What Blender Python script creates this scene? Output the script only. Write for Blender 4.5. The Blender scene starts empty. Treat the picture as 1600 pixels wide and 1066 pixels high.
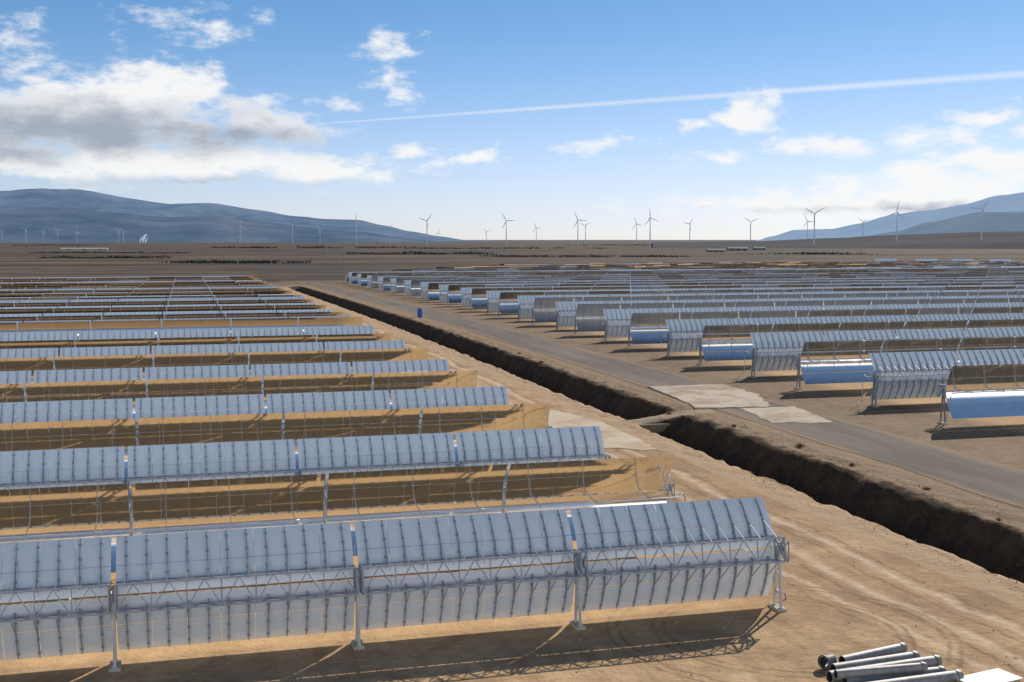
import bpy, math, random
from mathutils import Vector, noise, Matrix
R = math.radians
rnd = random.Random(11)
sc = bpy.context.scene
col = sc.collection

# ------------------------------------------------------------------ survey of the photograph
H = 21.4; F = 1880.0; HOR = 374.0
YAW = R(15.2); CY = math.cos(YAW); SY = math.sin(YAW)
PIT = math.atan((533 - HOR) / F)
def sight(px, py):
    cp, sp = math.cos(PIT), math.sin(PIT)
    f = Vector((SY * cp, CY * cp, -sp)); u = Vector((SY * sp, CY * sp, cp)); r = Vector((CY, -SY, 0))
    return f * F + r * (px - 800) - u * (py - 533)
def at_z(px, py, z):
    d = sight(px, py); t = (z - H) / d.z
    return Vector((d.x * t, d.y * t, z))
def at_dist(px, py, dist):
    d = sight(px, py); t = dist / math.hypot(d.x, d.y)
    return Vector((d.x * t, d.y * t, H + d.z * t))

# ------------------------------------------------------------------ materials
def newmat(name):
    m = bpy.data.materials.new(name); m.use_nodes = True
    nt = m.node_tree
    return m, nt, nt.nodes['Principled BSDF']
def nd(nt, typ, **kw):
    n = nt.nodes.new(typ)
    for k, v in kw.items(): setattr(n, k, v)
    return n
def math_(nt, op, a, b=None, clamp=False):
    n = nd(nt, 'ShaderNodeMath', operation=op, use_clamp=clamp)
    for i, x in enumerate((a, b)):
        if x is None: continue
        if hasattr(x, 'type') and hasattr(x, 'is_linked'): nt.links.new(x, n.inputs[i])
        else: n.inputs[i].default_value = x
    return n.outputs[0]
def mixc(nt, f, a, b):
    n = nd(nt, 'ShaderNodeMix', data_type='RGBA')
    for i, x in ((0, f), (6, a), (7, b)):
        if hasattr(x, 'is_linked'): nt.links.new(x, n.inputs[i])
        elif i == 0: n.inputs[0].default_value = x
        else: n.inputs[i].default_value = (*x, 1)
    return n.outputs[2]
def maprange(nt, v, a, b, c=0.0, d=1.0, smooth=False):
    n = nd(nt, 'ShaderNodeMapRange', interpolation_type='SMOOTHSTEP' if smooth else 'LINEAR')
    nt.links.new(v, n.inputs[0])
    for i, x in enumerate((a, b, c, d)): n.inputs[i + 1].default_value = x
    return n.outputs[0]
def noise_(nt, vec, scale, detail=6, rough=.6, scl=None):
    if scl:
        mp = nd(nt, 'ShaderNodeMapping'); mp.inputs['Scale'].default_value = scl
        nt.links.new(vec, mp.inputs[0]); vec = mp.outputs[0]
    n = nd(nt, 'ShaderNodeTexNoise'); nt.links.new(vec, n.inputs['Vector'])
    n.inputs['Scale'].default_value = scale; n.inputs['Detail'].default_value = detail; n.inputs['Roughness'].default_value = rough
    return n.outputs[0]
def bump_(nt, bsdf, h, strength, dist):
    b = nd(nt, 'ShaderNodeBump'); b.inputs['Strength'].default_value = strength; b.inputs['Distance'].default_value = dist
    nt.links.new(h, b.inputs['Height']); nt.links.new(b.outputs[0], bsdf.inputs['Normal'])
def simple(name, c, rough=.6, metal=0.0, var=.15, scale=2.0, spec=.5, emit=None):
    m, nt, b = newmat(name)
    tc = nd(nt, 'ShaderNodeTexCoord')
    n = noise_(nt, tc.outputs['Object'], scale, 3)
    f = maprange(nt, n, .3, .7)
    lo = tuple(x * (1 - var) for x in c); hi = tuple(min(1, x * (1 + var)) for x in c)
    nt.links.new(mixc(nt, f, lo, hi), b.inputs['Base Color'])
    b.inputs['Roughness'].default_value = rough; b.inputs['Metallic'].default_value = metal
    b.inputs['Specular IOR Level'].default_value = spec
    if emit:
        b.inputs['Emission Color'].default_value = (*emit, 1); b.inputs['Emission Strength'].default_value = 1
    return m

M = {}
M['steel'] = simple('galvanised_steel', (.29, .34, .41), .45, .1, .12, 1.5)
M['post'] = simple('galvanised_post', (.58, .58, .57), .5, .05, .12, 1.5)
M['postdark'] = simple('dark_post', (.22, .24, .27), .55, .1, .15, 1.5)  # darker grey than the western posts
M['dusty'] = simple('dusty_concrete', (.30, .22, .15), .95, 0, .25, .5, .2)
M['foot'] = simple('footing_concrete', (.46, .40, .32), .9, 0, .2, .8, .2)
M['pipe'] = simple('pipe_steel', (.30, .295, .29), .55, .2, .25, 2.5)
M['pipe_dark'] = simple('pipe_dark', (.14, .135, .13), .6, .1, .2, 3)
M['white'] = simple('white_paint', (.74, .73, .70), .55, 0, .08, 2)
M['turb'] = simple('hazed_turbine_paint', (.20, .235, .28), .6, 0, .04, .1, .2, (.12, .16, .21))  # paint with a bluish glow added for distance haze
M['blue'] = simple('blue_plastic', (.02, .10, .42), .45, 0, .1, 3)
M['wall'] = simple('far_wall', (.44, .44, .42), .8, 0, .08, .1, .1)
M['wall2'] = simple('far_wall_grey', (.22, .22, .21), .8, 0, .08, .1, .1)
M['roof'] = simple('far_roof', (.20, .25, .25), .7, 0, .1, .1, .1)
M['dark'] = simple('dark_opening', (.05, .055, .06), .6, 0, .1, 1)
M['drybrush'] = simple('dry_brush', (.34, .20, .09), .95, 0, .4, 1.2, .1)
M['straw'] = simple('straw', (.38, .26, .14), .95, 0, .35, .5, .1)
M['leafdark'] = simple('far_leaves', (.07, .066, .055), .95, 0, .35, .02, .05)
M['stone'] = simple('stone', (.44, .32, .21), .95, 0, .3, .5, .1)
M['tube'] = simple('receiver_glass', (.78, .79, .80), .18, .05, .05, 1)
M['pole'] = simple('pole_grey', (.30, .29, .28), .7, 0, .1, .5, .2)

def slabmat(name, c, dirt):
    m, nt, b = newmat(name)
    tc = nd(nt, 'ShaderNodeTexCoord')
    n = noise_(nt, tc.outputs['Object'], .22, 7, .68); n2 = noise_(nt, tc.outputs['Object'], 1.6, 5, .65)
    q = mixc(nt, maprange(nt, n, .42, .62, 0, .85, True), c, dirt)
    q = mixc(nt, maprange(nt, n2, .5, .7, 0, .45), q, tuple(x * .75 for x in c))
    nt.links.new(q, b.inputs['Base Color']); b.inputs['Roughness'].default_value = .95; b.inputs['Specular IOR Level'].default_value = .1
    bump_(nt, b, n2, .3, .04)
    return m
M['concrete'] = slabmat('worn_concrete', (.54, .45, .35), (.32, .235, .165))
M['pale'] = slabmat('pale_worn_concrete', (.60, .50, .38), (.46, .33, .20))

m, nt, b = newmat('silvered_mirror')
tc = nd(nt, 'ShaderNodeTexCoord')
n = noise_(nt, tc.outputs['Object'], .8, 3)
nt.links.new(mixc(nt, maprange(nt, n, .3, .75), (.93, .93, .93), (.86, .85, .83)), b.inputs['Base Color'])
b.inputs['Metallic'].default_value = 1; nt.links.new(maprange(nt, n, .3, .8, .05, .12), b.inputs['Roughness'])
M['mirror'] = m
m, nt, b = newmat('mirror_back')
tc = nd(nt, 'ShaderNodeTexCoord'); oi = nd(nt, 'ShaderNodeObjectInfo')
n = noise_(nt, tc.outputs['Object'], .9, 4)
c = mixc(nt, maprange(nt, n, .3, .7), (.81, .89, .95), (.88, .94, .98))
c = mixc(nt, math_(nt, 'MULTIPLY', oi.outputs['Random'], .25), c, (.76, .85, .92))
nt.links.new(c, b.inputs['Base Color']); b.inputs['Roughness'].default_value = .16; b.inputs['Specular IOR Level'].default_value = .9
M['back'] = m

# ground
m, nt, b = newmat('dry_earth')
tc = nd(nt, 'ShaderNodeTexCoord'); P = tc.outputs['Object']
sx = nd(nt, 'ShaderNodeSeparateXYZ'); nt.links.new(P, sx.inputs[0]); GX, GY = sx.outputs[0], sx.outputs[1]
n1 = noise_(nt, P, .035, 7, .62); n2 = noise_(nt, P, .7, 7, .74)
n3 = noise_(nt, P, 1.0, 5, .6, (.9, .035, 1)); n4 = noise_(nt, P, .16, 7, .72)
c = mixc(nt, maprange(nt, n1, .36, .64, smooth=True), (.60, .405, .235), (.42, .27, .15))
c = mixc(nt, maprange(nt, n3, .46, .72, 0, .55), c, (.33, .215, .125))
c = mixc(nt, maprange(nt, n3, .42, .25, 0, .4), c, (.68, .50, .32))
c = mixc(nt, maprange(nt, n4, .46, .62, 0, .7), c, (.27, .175, .105))
c = mixc(nt, maprange(nt, n4, .42, .30, 0, .5), c, (.70, .52, .34))
c = mixc(nt, maprange(nt, n2, .45, .72, 0, .6), c, (.24, .155, .09))
# wheel tracks along the service strip and turning round the first row's end
wob = math_(nt, 'MULTIPLY', math_(nt, 'SUBTRACT', n1, .5), 7.0)
xw = math_(nt, 'ADD', GX, wob)
brk = maprange(nt, n2, .34, .54)
def band(v, cen, wd):
    return maprange(nt, math_(nt, 'ABSOLUTE', math_(nt, 'SUBTRACT', v, cen)), 0, wd, 1, 0, True)
tr = None
for cen, wd in ((40.4, .8), (43.6, .7), (37.6, .6)):
    e = band(xw, cen, wd); tr = e if tr is None else math_(nt, 'MAXIMUM', tr, e)
c = mixc(nt, math_(nt, 'MULTIPLY', math_(nt, 'MULTIPLY', tr, brk), .6), c, (.74, .58, .41))
td = None
for cen, wd in ((39.3, .3), (42.4, .3), (44.5, .25), (36.4, .3)):
    e = band(xw, cen, wd); td = e if td is None else math_(nt, 'MAXIMUM', td, e)
c = mixc(nt, math_(nt, 'MULTIPLY', math_(nt, 'MULTIPLY', td, brk), .65), c, (.20, .13, .08))
dx = math_(nt, 'SUBTRACT', GX, 31.0); dy = math_(nt, 'SUBTRACT', GY, 58.5)
rr = math_(nt, 'SQRT', math_(nt, 'ADD', math_(nt, 'MULTIPLY', dx, dx), math_(nt, 'MULTIPLY', dy, dy)))
rr = math_(nt, 'ADD', rr, math_(nt, 'MULTIPLY', math_(nt, 'SUBTRACT', n1, .5), 4.0))
ar = None
for cen in (6.3, 6.9, 8.7, 9.3):
    e = band(rr, cen, .24); ar = e if ar is None else math_(nt, 'MAXIMUM', ar, e)
ar = math_(nt, 'MULTIPLY', ar, maprange(nt, n4, .30, .46))
c = mixc(nt, math_(nt, 'MULTIPLY', math_(nt, 'MULTIPLY', ar, brk), .65), c, (.20, .13, .08))
# east of the ditch the soil is redder and darker, paler again between the rows
fE = maprange(nt, math_(nt, 'ADD', GX, math_(nt, 'MULTIPLY', n1, 8)), 58, 66, smooth=True)
cE = mixc(nt, maprange(nt, n1, .35, .65), (.26, .18, .115), (.175, .12, .08))
cE = mixc(nt, maprange(nt, n4, .46, .64, 0, .6), cE, (.14, .097, .067))
cE = mixc(nt, maprange(nt, n2, .42, .7, 0, .5), cE, (.38, .265, .17))
gd = math_(nt, 'SUBTRACT', GX, math_(nt, 'MULTIPLY', math_(nt, 'MAXIMUM', math_(nt, 'SUBTRACT', GY, 636), 0.0), .62))
fR = maprange(nt, gd, 82, 88, smooth=True)
cE = mixc(nt, math_(nt, 'MULTIPLY', fR, .8), cE, (.50, .33, .18))
c = mixc(nt, fE, c, cE)
fW = math_(nt, 'MULTIPLY', maprange(nt, GX, 37, 31, smooth=True), maprange(nt, GY, 58, 70, smooth=True))
c = mixc(nt, math_(nt, 'MULTIPLY', fW, .85), c, (.55, .345, .16))
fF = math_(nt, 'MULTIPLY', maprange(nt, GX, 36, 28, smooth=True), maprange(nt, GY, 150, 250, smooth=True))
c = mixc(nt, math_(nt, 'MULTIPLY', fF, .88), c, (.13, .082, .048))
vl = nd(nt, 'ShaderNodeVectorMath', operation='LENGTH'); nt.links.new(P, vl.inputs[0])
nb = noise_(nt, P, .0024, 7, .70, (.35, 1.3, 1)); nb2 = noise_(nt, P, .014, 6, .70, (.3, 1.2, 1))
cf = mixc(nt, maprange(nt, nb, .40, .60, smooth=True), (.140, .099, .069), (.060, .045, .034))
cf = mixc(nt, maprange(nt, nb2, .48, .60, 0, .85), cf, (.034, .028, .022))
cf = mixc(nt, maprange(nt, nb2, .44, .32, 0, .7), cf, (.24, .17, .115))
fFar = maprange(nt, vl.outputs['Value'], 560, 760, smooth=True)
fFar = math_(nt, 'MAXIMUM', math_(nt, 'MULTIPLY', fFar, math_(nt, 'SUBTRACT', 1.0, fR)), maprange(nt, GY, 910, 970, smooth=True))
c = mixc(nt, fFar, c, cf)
c = mixc(nt, maprange(nt, vl.outputs['Value'], 3000, 16000, 0, .7), c, (.125, .12, .13))  # distance haze blended into the ground colour
nt.links.new(c, b.inputs['Base Color']); b.inputs['Roughness'].default_value = .97; b.inputs['Specular IOR Level'].default_value = .1
nf = noise_(nt, P, 2.2, 4, .65)
hh_ = math_(nt, 'ADD', math_(nt, 'ADD', nf, n2), math_(nt, 'MULTIPLY', n4, 2.0))
bump_(nt, b, math_(nt, 'MULTIPLY', hh_, math_(nt, 'SUBTRACT', 1.0, math_(nt, 'MULTIPLY', fW, .75))), .6, .18)
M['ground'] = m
m, nt, b = newmat('scrub_rise')
tc = nd(nt, 'ShaderNodeTexCoord'); P = tc.outputs['Object']
nb = noise_(nt, P, .0024, 7, .68, (.35, 1.3, 1))
nt.links.new(mixc(nt, maprange(nt, nb, .4, .6), (.13, .105, .09), (.085, .075, .07)), b.inputs['Base Color'])
b.inputs['Roughness'].default_value = 1; b.inputs['Specular IOR Level'].default_value = 0
b.inputs['Emission Color'].default_value = (.03, .04, .055, 1); b.inputs['Emission Strength'].default_value = 1  # faint glow puts distance haze into the rise
M['rise'] = m
# ditch
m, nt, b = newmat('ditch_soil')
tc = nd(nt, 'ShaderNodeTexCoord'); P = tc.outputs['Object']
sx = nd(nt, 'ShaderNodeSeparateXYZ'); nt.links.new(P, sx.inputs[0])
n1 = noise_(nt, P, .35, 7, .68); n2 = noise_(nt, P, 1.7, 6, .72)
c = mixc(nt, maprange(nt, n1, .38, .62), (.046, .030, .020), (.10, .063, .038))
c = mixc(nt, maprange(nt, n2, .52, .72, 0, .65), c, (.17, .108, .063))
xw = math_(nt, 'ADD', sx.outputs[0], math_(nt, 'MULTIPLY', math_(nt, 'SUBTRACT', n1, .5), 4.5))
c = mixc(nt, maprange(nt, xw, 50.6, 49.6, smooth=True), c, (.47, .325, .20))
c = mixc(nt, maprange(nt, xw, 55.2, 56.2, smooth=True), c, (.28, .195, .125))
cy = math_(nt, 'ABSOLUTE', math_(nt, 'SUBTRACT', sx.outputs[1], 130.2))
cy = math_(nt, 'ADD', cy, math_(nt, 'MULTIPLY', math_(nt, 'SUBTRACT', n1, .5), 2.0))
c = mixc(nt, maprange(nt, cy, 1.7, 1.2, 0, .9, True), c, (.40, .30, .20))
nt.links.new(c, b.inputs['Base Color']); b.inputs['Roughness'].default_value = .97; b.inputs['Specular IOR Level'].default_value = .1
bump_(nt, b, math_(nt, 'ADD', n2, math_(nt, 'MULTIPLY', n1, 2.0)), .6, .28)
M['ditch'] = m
# road
m, nt, b = newmat('dusty_road')
tc = nd(nt, 'ShaderNodeTexCoord'); P = tc.outputs['Object']
sx = nd(nt, 'ShaderNodeSeparateXYZ'); nt.links.new(P, sx.inputs[0])
n1 = noise_(nt, P, .25, 7, .68, (1, .12, 1)); n2 = noise_(nt, P, 3.0, 4, .7)
c = mixc(nt, maprange(nt, n1, .35, .65), (.13, .111, .094), (.22, .182, .148))
c = mixc(nt, maprange(nt, n2, .5, .75, 0, .4), c, (.10, .085, .072))
ed = math_(nt, 'ADD', math_(nt, 'ABSOLUTE', math_(nt, 'SUBTRACT', sx.outputs[0], 65.8)), math_(nt, 'MULTIPLY', math_(nt, 'SUBTRACT', n1, .5), 3.5))
c = mixc(nt, maprange(nt, ed, 3.8, 5.0, 0, .95, True), c, (.27, .19, .125))
nt.links.new(c, b.inputs['Base Color']); b.inputs['Roughness'].default_value = .95; b.inputs['Specular IOR Level'].default_value = .1
bump_(nt, b, n2, .4, .05)
M['road'] = m
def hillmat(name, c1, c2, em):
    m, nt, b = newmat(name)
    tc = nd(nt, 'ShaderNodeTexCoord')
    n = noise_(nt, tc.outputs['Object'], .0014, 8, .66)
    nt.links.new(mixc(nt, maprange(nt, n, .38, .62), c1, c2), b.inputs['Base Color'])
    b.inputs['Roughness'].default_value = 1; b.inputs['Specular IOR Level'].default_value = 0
    b.inputs['Emission Color'].default_value = (*em, 1); b.inputs['Emission Strength'].default_value = 1  # blue emission stands in for distance haze over the hills
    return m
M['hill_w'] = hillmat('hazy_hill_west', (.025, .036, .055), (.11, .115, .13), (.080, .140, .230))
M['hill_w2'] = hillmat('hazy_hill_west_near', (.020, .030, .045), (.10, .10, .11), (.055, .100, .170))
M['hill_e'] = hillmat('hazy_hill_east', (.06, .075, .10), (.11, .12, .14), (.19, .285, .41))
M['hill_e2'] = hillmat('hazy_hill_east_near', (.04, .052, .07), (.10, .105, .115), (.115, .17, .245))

def vapour(name, scale, detail, lo, hi, amin, amax, soft=False):
    m, nt, b = newmat(name)
    tc = nd(nt, 'ShaderNodeTexCoord')
    n = noise_(nt, tc.outputs['Object'], scale, detail, .5)
    out = nt.nodes['Material Output']; nt.nodes.remove(b)
    d = nd(nt, 'ShaderNodeBsdfDiffuse'); t = nd(nt, 'ShaderNodeBsdfTranslucent')
    for x in (d, t): x.inputs[0].default_value = (.82, .88, .97, 1)
    mx = nd(nt, 'ShaderNodeMixShader'); nt.links.new(d.outputs[0], mx.inputs[1]); nt.links.new(t.outputs[0], mx.inputs[2])
    tr = nd(nt, 'ShaderNodeBsdfTransparent'); m2 = nd(nt, 'ShaderNodeMixShader')
    al = maprange(nt, n, lo, hi, amin, amax)
    if soft:       # fades towards both edges of the band
        at = nd(nt, 'ShaderNodeAttribute', attribute_name='across')
        e = maprange(nt, math_(nt, 'ABSOLUTE', at.outputs['Fac']), 1.0, .0, 0, 1, True)
        al = math_(nt, 'MULTIPLY', al, e)
    nt.links.new(al, m2.inputs[0])
    nt.links.new(tr.outputs[0], m2.inputs[1]); nt.links.new(mx.outputs[0], m2.inputs[2]); nt.links.new(m2.outputs[0], out.inputs[0])
    return m
M['contrail'] = vapour('contrail_vapour', .0003, 0, .25, .7, .45, .66, True)
M['smoke'] = vapour('smoke_vapour', .04, 4, .30, .62, .15, .9, True)

# ------------------------------------------------------------------ mesh helpers
class MB:
    def __init__(s): s.v = []; s.f = []; s.m = []
    def add(s, vs, fs, mi=0):
        o = len(s.v); s.v += [tuple(v) for v in vs]
        for f in fs: s.f.append(tuple(i + o for i in f)); s.m.append(mi)
        return s
    def box(s, c, size, mi=0, taper=1.0):
        x, y, z = c; a, b_, h = (q / 2 for q in size); t = taper
        vs = [(x-a,y-b_,z-h),(x+a,y-b_,z-h),(x+a,y+b_,z-h),(x-a,y+b_,z-h),(x-a*t,y-b_*t,z+h),(x+a*t,y-b_*t,z+h),(x+a*t,y+b_*t,z+h),(x-a*t,y+b_*t,z+h)]
        return s.add(vs, [(3,2,1,0),(4,5,6,7),(0,1,5,4),(1,2,6,5),(2,3,7,6),(3,0,4,7)], mi)
    def bar(s, a, b, w, h=None, mi=0, w2=None):
        a = Vector(a); b = Vector(b); h = h or w; d = (b - a).normalized()
        up = Vector((0, 0, 1)) if abs(d.z) < .9 else Vector((1, 0, 0))
        q = d.cross(up).normalized(); u = q.cross(d); k = (w2 / w) if w2 else 1
        vs = []
        for p, e in ((a, 1), (b, k)):
            for i, j in ((-1,-1),(1,-1),(1,1),(-1,1)): vs.append(p + q * (i * w / 2 * e) + u * (j * h / 2 * e))
        return s.add(vs, [(3,2,1,0),(4,5,6,7),(0,1,5,4),(1,2,6,5),(2,3,7,6),(3,0,4,7)], mi)
    def tube(s, pts, r, n=8, mi=0, caps=True):
        pts = [Vector(p) for p in pts]; rs = r if isinstance(r, (list, tuple)) else [r] * len(pts)
        vs = []; fs = []
        for i, p in enumerate(pts):
            d = (pts[min(i+1, len(pts)-1)] - pts[max(i-1, 0)]).normalized()
            up = Vector((0, 0, 1)) if abs(d.z) < .9 else Vector((1, 0, 0))
            q = d.cross(up).normalized(); u = q.cross(d)
            for k in range(n):
                a = 2 * math.pi * k / n; vs.append(p + (q * math.cos(a) + u * math.sin(a)) * rs[i])
        for i in range(len(pts) - 1):
            for k in range(n): fs.append((i*n+k, i*n+(k+1)%n, (i+1)*n+(k+1)%n, (i+1)*n+k))
        if caps: fs += [tuple(range(n))[::-1], tuple(range((len(pts)-1)*n, len(pts)*n))]
        return s.add(vs, fs, mi)
    def mesh(s, name, mats, smooth=False):
        me = bpy.data.meshes.new(name); me.from_pydata(s.v, [], s.f); me.update()
        for q in (mats if isinstance(mats, (list, tuple)) else [mats]): me.materials.append(q)
        me.polygons.foreach_set('material_index', s.m)
        if smooth: me.polygons.foreach_set('use_smooth', [True] * len(s.f))
        me.update(); return me
def ob(name, me, parent=None, loc=(0,0,0), rot=(0,0,0), scale=None):
    o = bpy.data.objects.new(name, me); col.objects.link(o); o.parent = parent
    o.location = loc; o.rotation_euler = rot
    if scale: o.scale = scale
    return o
def tag(o, label=None, cat=None, group=None, kind=None):
    for k, v in (('label', label), ('category', cat), ('group', group), ('kind', kind)):
        if v: o[k] = v
    return o
ORD = ['first','second','third','fourth','fifth','sixth','seventh','eighth','ninth','tenth','eleventh','twelfth','thirteenth','fourteenth','fifteenth','sixteenth','seventeenth','eighteenth','nineteenth','twentieth','twenty-first','twenty-second','twenty-third','twenty-fourth','twenty-fifth','twenty-sixth','twenty-seventh','twenty-eighth','twenty-ninth','thirtieth','thirty-first','thirty-second','thirty-third','thirty-fourth','thirty-fifth','thirty-sixth']

# ------------------------------------------------------------------ terrain
def ss(x): x = max(0., min(1., x)); return x * x * (3 - 2 * x)
def gz(y): return -4.0 * ss((y - 200) / 600)
PROF = [(46.5, 0), (49.9, .08), (51.2, -1.8), (52.6, -1.95), (55.0, 1.34), (58.0, 1.3), (60, 1.2)]
def lerp_prof(x):
    for (a, za), (b_, zb) in zip(PROF, PROF[1:]):
        if x <= b_: return za + (zb - za) * (x - a) / (b_ - a)
    return 1.2
def terr(x, y):
    z = gz(y); east = 1.2 * (1 - ss((y - 620) / 250))
    if x <= 46.5: return z
    if x >= 60: return z + east
    ramp = east * ss((x - 46.5) / 13.5)
    a = (1 - ss((y - 590) / 20)) * max(0., min(1., (abs(y - 130.2) - 1.6) / 1.2))
    e = noise.noise(Vector((x * .0, y * .10, 3))) * .55 + noise.noise(Vector((0, y * .45, 8))) * .28
    d = lerp_prof(max(46.5, min(60, x + e * min(1, min(x - 46.5, 60 - x)))))
    nz = noise.noise(Vector((x * .7, y * .35, 0))) * .28 + noise.noise(Vector((x * 1.6, y * 1.0, 5))) * .15
    w = min(1, (x - 46.5) / 3, (60 - x) / 2)
    return z + ramp * (1 - a) + a * d + max(a, .3) * nz * w
def frange(a, b, s):
    out = []; x = a
    while x < b - 1e-6: out.append(round(x, 3)); x += s
    return out
XS = [-45000,-15000,-6000,-2500,-1200,-600,-300,-150,-80,-40,-10,0,10,20,30,38,42,45] + frange(46.5, 60, .4) + [60,61,64,67,70.5,74,80,90,110,150,220,320,450,700,1200,2500,6000,15000,45000]
YS = [-45000,-12000,-4000,-1500,-600,-250,-100,-40,0,15] + frange(18, 330, .8) + frange(330, 650, 5) + [650,700,760,850,1000,1300,1800,2600,4000,7000,12000,20000,45000]
nx, ny = len(XS), len(YS)
verts = [(x, y, terr(x, y)) for y in YS for x in XS]
gf, df = [], []
for j in range(ny - 1):
    for i in range(nx - 1):
        f = (j*nx+i, j*nx+i+1, (j+1)*nx+i+1, (j+1)*nx+i)
        xm, ym = (XS[i] + XS[i+1]) / 2, (YS[j] + YS[j+1]) / 2
        (df if 46.5 < xm < 60 and 15 < ym < 620 else gf).append(f)
def sub(name, faces, mat):
    used = sorted({i for f in faces for i in f}); mp = {k: n for n, k in enumerate(used)}
    mb = MB(); mb.add([verts[k] for k in used], [tuple(mp[i] for i in f) for f in faces])
    return tag(ob(name, mb.mesh(name, mat, True)), kind='structure')
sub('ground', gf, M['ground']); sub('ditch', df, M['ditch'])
# road
mb = MB(); ys = [y for y in YS if 15 <= y <= 700]; vs = []
for y in ys:
    j1 = noise.noise(Vector((1, y * .08, 0))) * .5; j2 = noise.noise(Vector((9, y * .06, 0))) * .6
    for x in (60.7 + j1, 64, 67.5, 70.8 + j2): vs.append((x, y, terr(max(60, x), y) + .03))
mb.add(vs, [(4*j+i, 4*j+i+1, 4*j+i+5, 4*j+i+4) for j in range(len(ys)-1) for i in range(3)])
tag(ob('road', mb.mesh('road', M['road'], True)), kind='structure')
# concrete aprons either side of the ditch crossing
def slab(name, pts, z0, th=.05, mat='concrete', rag=.35):
    mb = MB(); q = []
    for (xa, ya), (xb, yb) in zip(pts, pts[1:] + pts[:1]):
        for k in range(12):
            t = k / 12; x = xa + (xb - xa) * t; y = ya + (yb - ya) * t
            q.append((x + noise.noise(Vector((x * .9, y * .9, 4))) * rag, y + noise.noise(Vector((x * .9, y * .9, 9))) * rag * 1.6))
    n = len(q)
    top = [(x, y, (1.2 if x > 55 else 0) + z0 + th) for x, y in q]; bot = [(x, y, z - .4) for x, y, z in top]
    mb.add(top + bot, [tuple(range(n))] + [(i, i + n, (i+1) % n + n, (i+1) % n) for i in range(n)])
    return tag(ob(name, mb.mesh(name, M[mat])), kind='structure')
slab('pavement', [(58.6,131.6),(67.6,130.4),(71.4,141),(72.0,152.3),(60.9,152.8)], .15, .03, 'concrete', .5)
slab('pavement', [(62.0,118.9),(68.9,118.0),(70.8,130.0),(63.8,130.6)], .045, .03, 'concrete', .5)
slab('pavement', [(37.8,117),(46.2,113.0),(46.9,131.8),(44.8,142.5),(39.6,141.5)], .03, .03, 'pale', .6)
hw = tag(ob('culvert_headwall', None, None, (52.4, 128.1, -2.0)), 'concrete culvert headwall closing the dark ditch under the crossing', 'headwall')
mb = MB().box((0, 0, 1.0), (4.4, .3, 2.1)).box((-2.0, -.8, .8), (.3, 1.6, 1.4)).box((2.0, -.8, 1.1), (.3, 1.6, 1.5))
ob('wall', mb.mesh('headwall', M['dusty']), hw)
ob('cap', MB().box((0, 0, 2.12), (4.6, .42, .14)).mesh('headwall_cap', M['dusty']), hw)
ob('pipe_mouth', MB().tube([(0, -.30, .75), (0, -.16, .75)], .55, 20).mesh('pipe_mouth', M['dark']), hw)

# ------------------------------------------------------------------ parabolic troughs
FOC = 1.71; HALF = 2.885; VO = .3; ML = 11.98; PITCH = 12.2; AX = 3.62
def par(t): return VO + t * t / (4 * FOC)
def nrm(t):
    s = t / (2 * FOC); l = math.hypot(1, s); return (1 / l, -s / l)      # (y, z) of the mirror normal
def mirror_half(mb, sg, nl, na, seg, gap, off=0):
    t0 = .05; wa = (HALF - t0) / na
    for a in range(na):
        ta, tb = t0 + a * wa + gap / 2, t0 + (a + 1) * wa - gap / 2
        for l in range(nl):
            xa = -ML/2 + l * ML / nl + gap / 2; xb = -ML/2 + (l + 1) * ML / nl - gap / 2
            for side in (0, 1):
                vs = []
                for k in range(seg + 1):
                    t = sg * (ta + (tb - ta) * k / seg); y = par(t) - (.02 if side else 0)
                    vs += [(xa, y, t), (xb, y, t)]
                fs = [(2*k, 2*k+1, 2*k+3, 2*k+2) for k in range(seg)]
                if (sg > 0) == (side == 0): fs = [f[::-1] for f in fs]
                mb.add(vs, fs, side + off)
def arm(mb, x, sg, w=.042, mi=0, low=False):
    ts = [.5, 1.6, 2.84] if low else [.45, 1.0, 1.5, 2.0, 2.45, 2.84]
    vs = []
    for t in ts:
        ny_, nz_ = nrm(sg * t); y, z = par(t) - .03, sg * t; d = .26 + (.07 - .26) * (t - ts[0]) / (ts[-1] - ts[0])
        for dx in (-w/2, w/2): vs += [(x + dx, y, z), (x + dx, y - ny_ * d, z - nz_ * d)]
    fs = []
    for k in range(len(ts) - 1):
        o = 4 * k
        fs += [(o+1, o+3, o+7, o+5), (o, o+1, o+5, o+4), (o+2, o+6, o+7, o+3)]
    fs.append((4*len(ts)-4, 4*len(ts)-3, 4*len(ts)-1, 4*len(ts)-2))
    mb.add(vs, fs, mi)
    if not low:
        mb.bar((x, -1.06, sg * .68), (x, par(1.62) - .14, sg * 1.62), .04, .04, mi)
        for t in (1.0, 1.9, 2.6): mb.box((x, par(t) - .05, sg * t), (.15, .06, .12), mi)
BY0, BY1, BZ = -1.08, .16, .68
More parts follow.
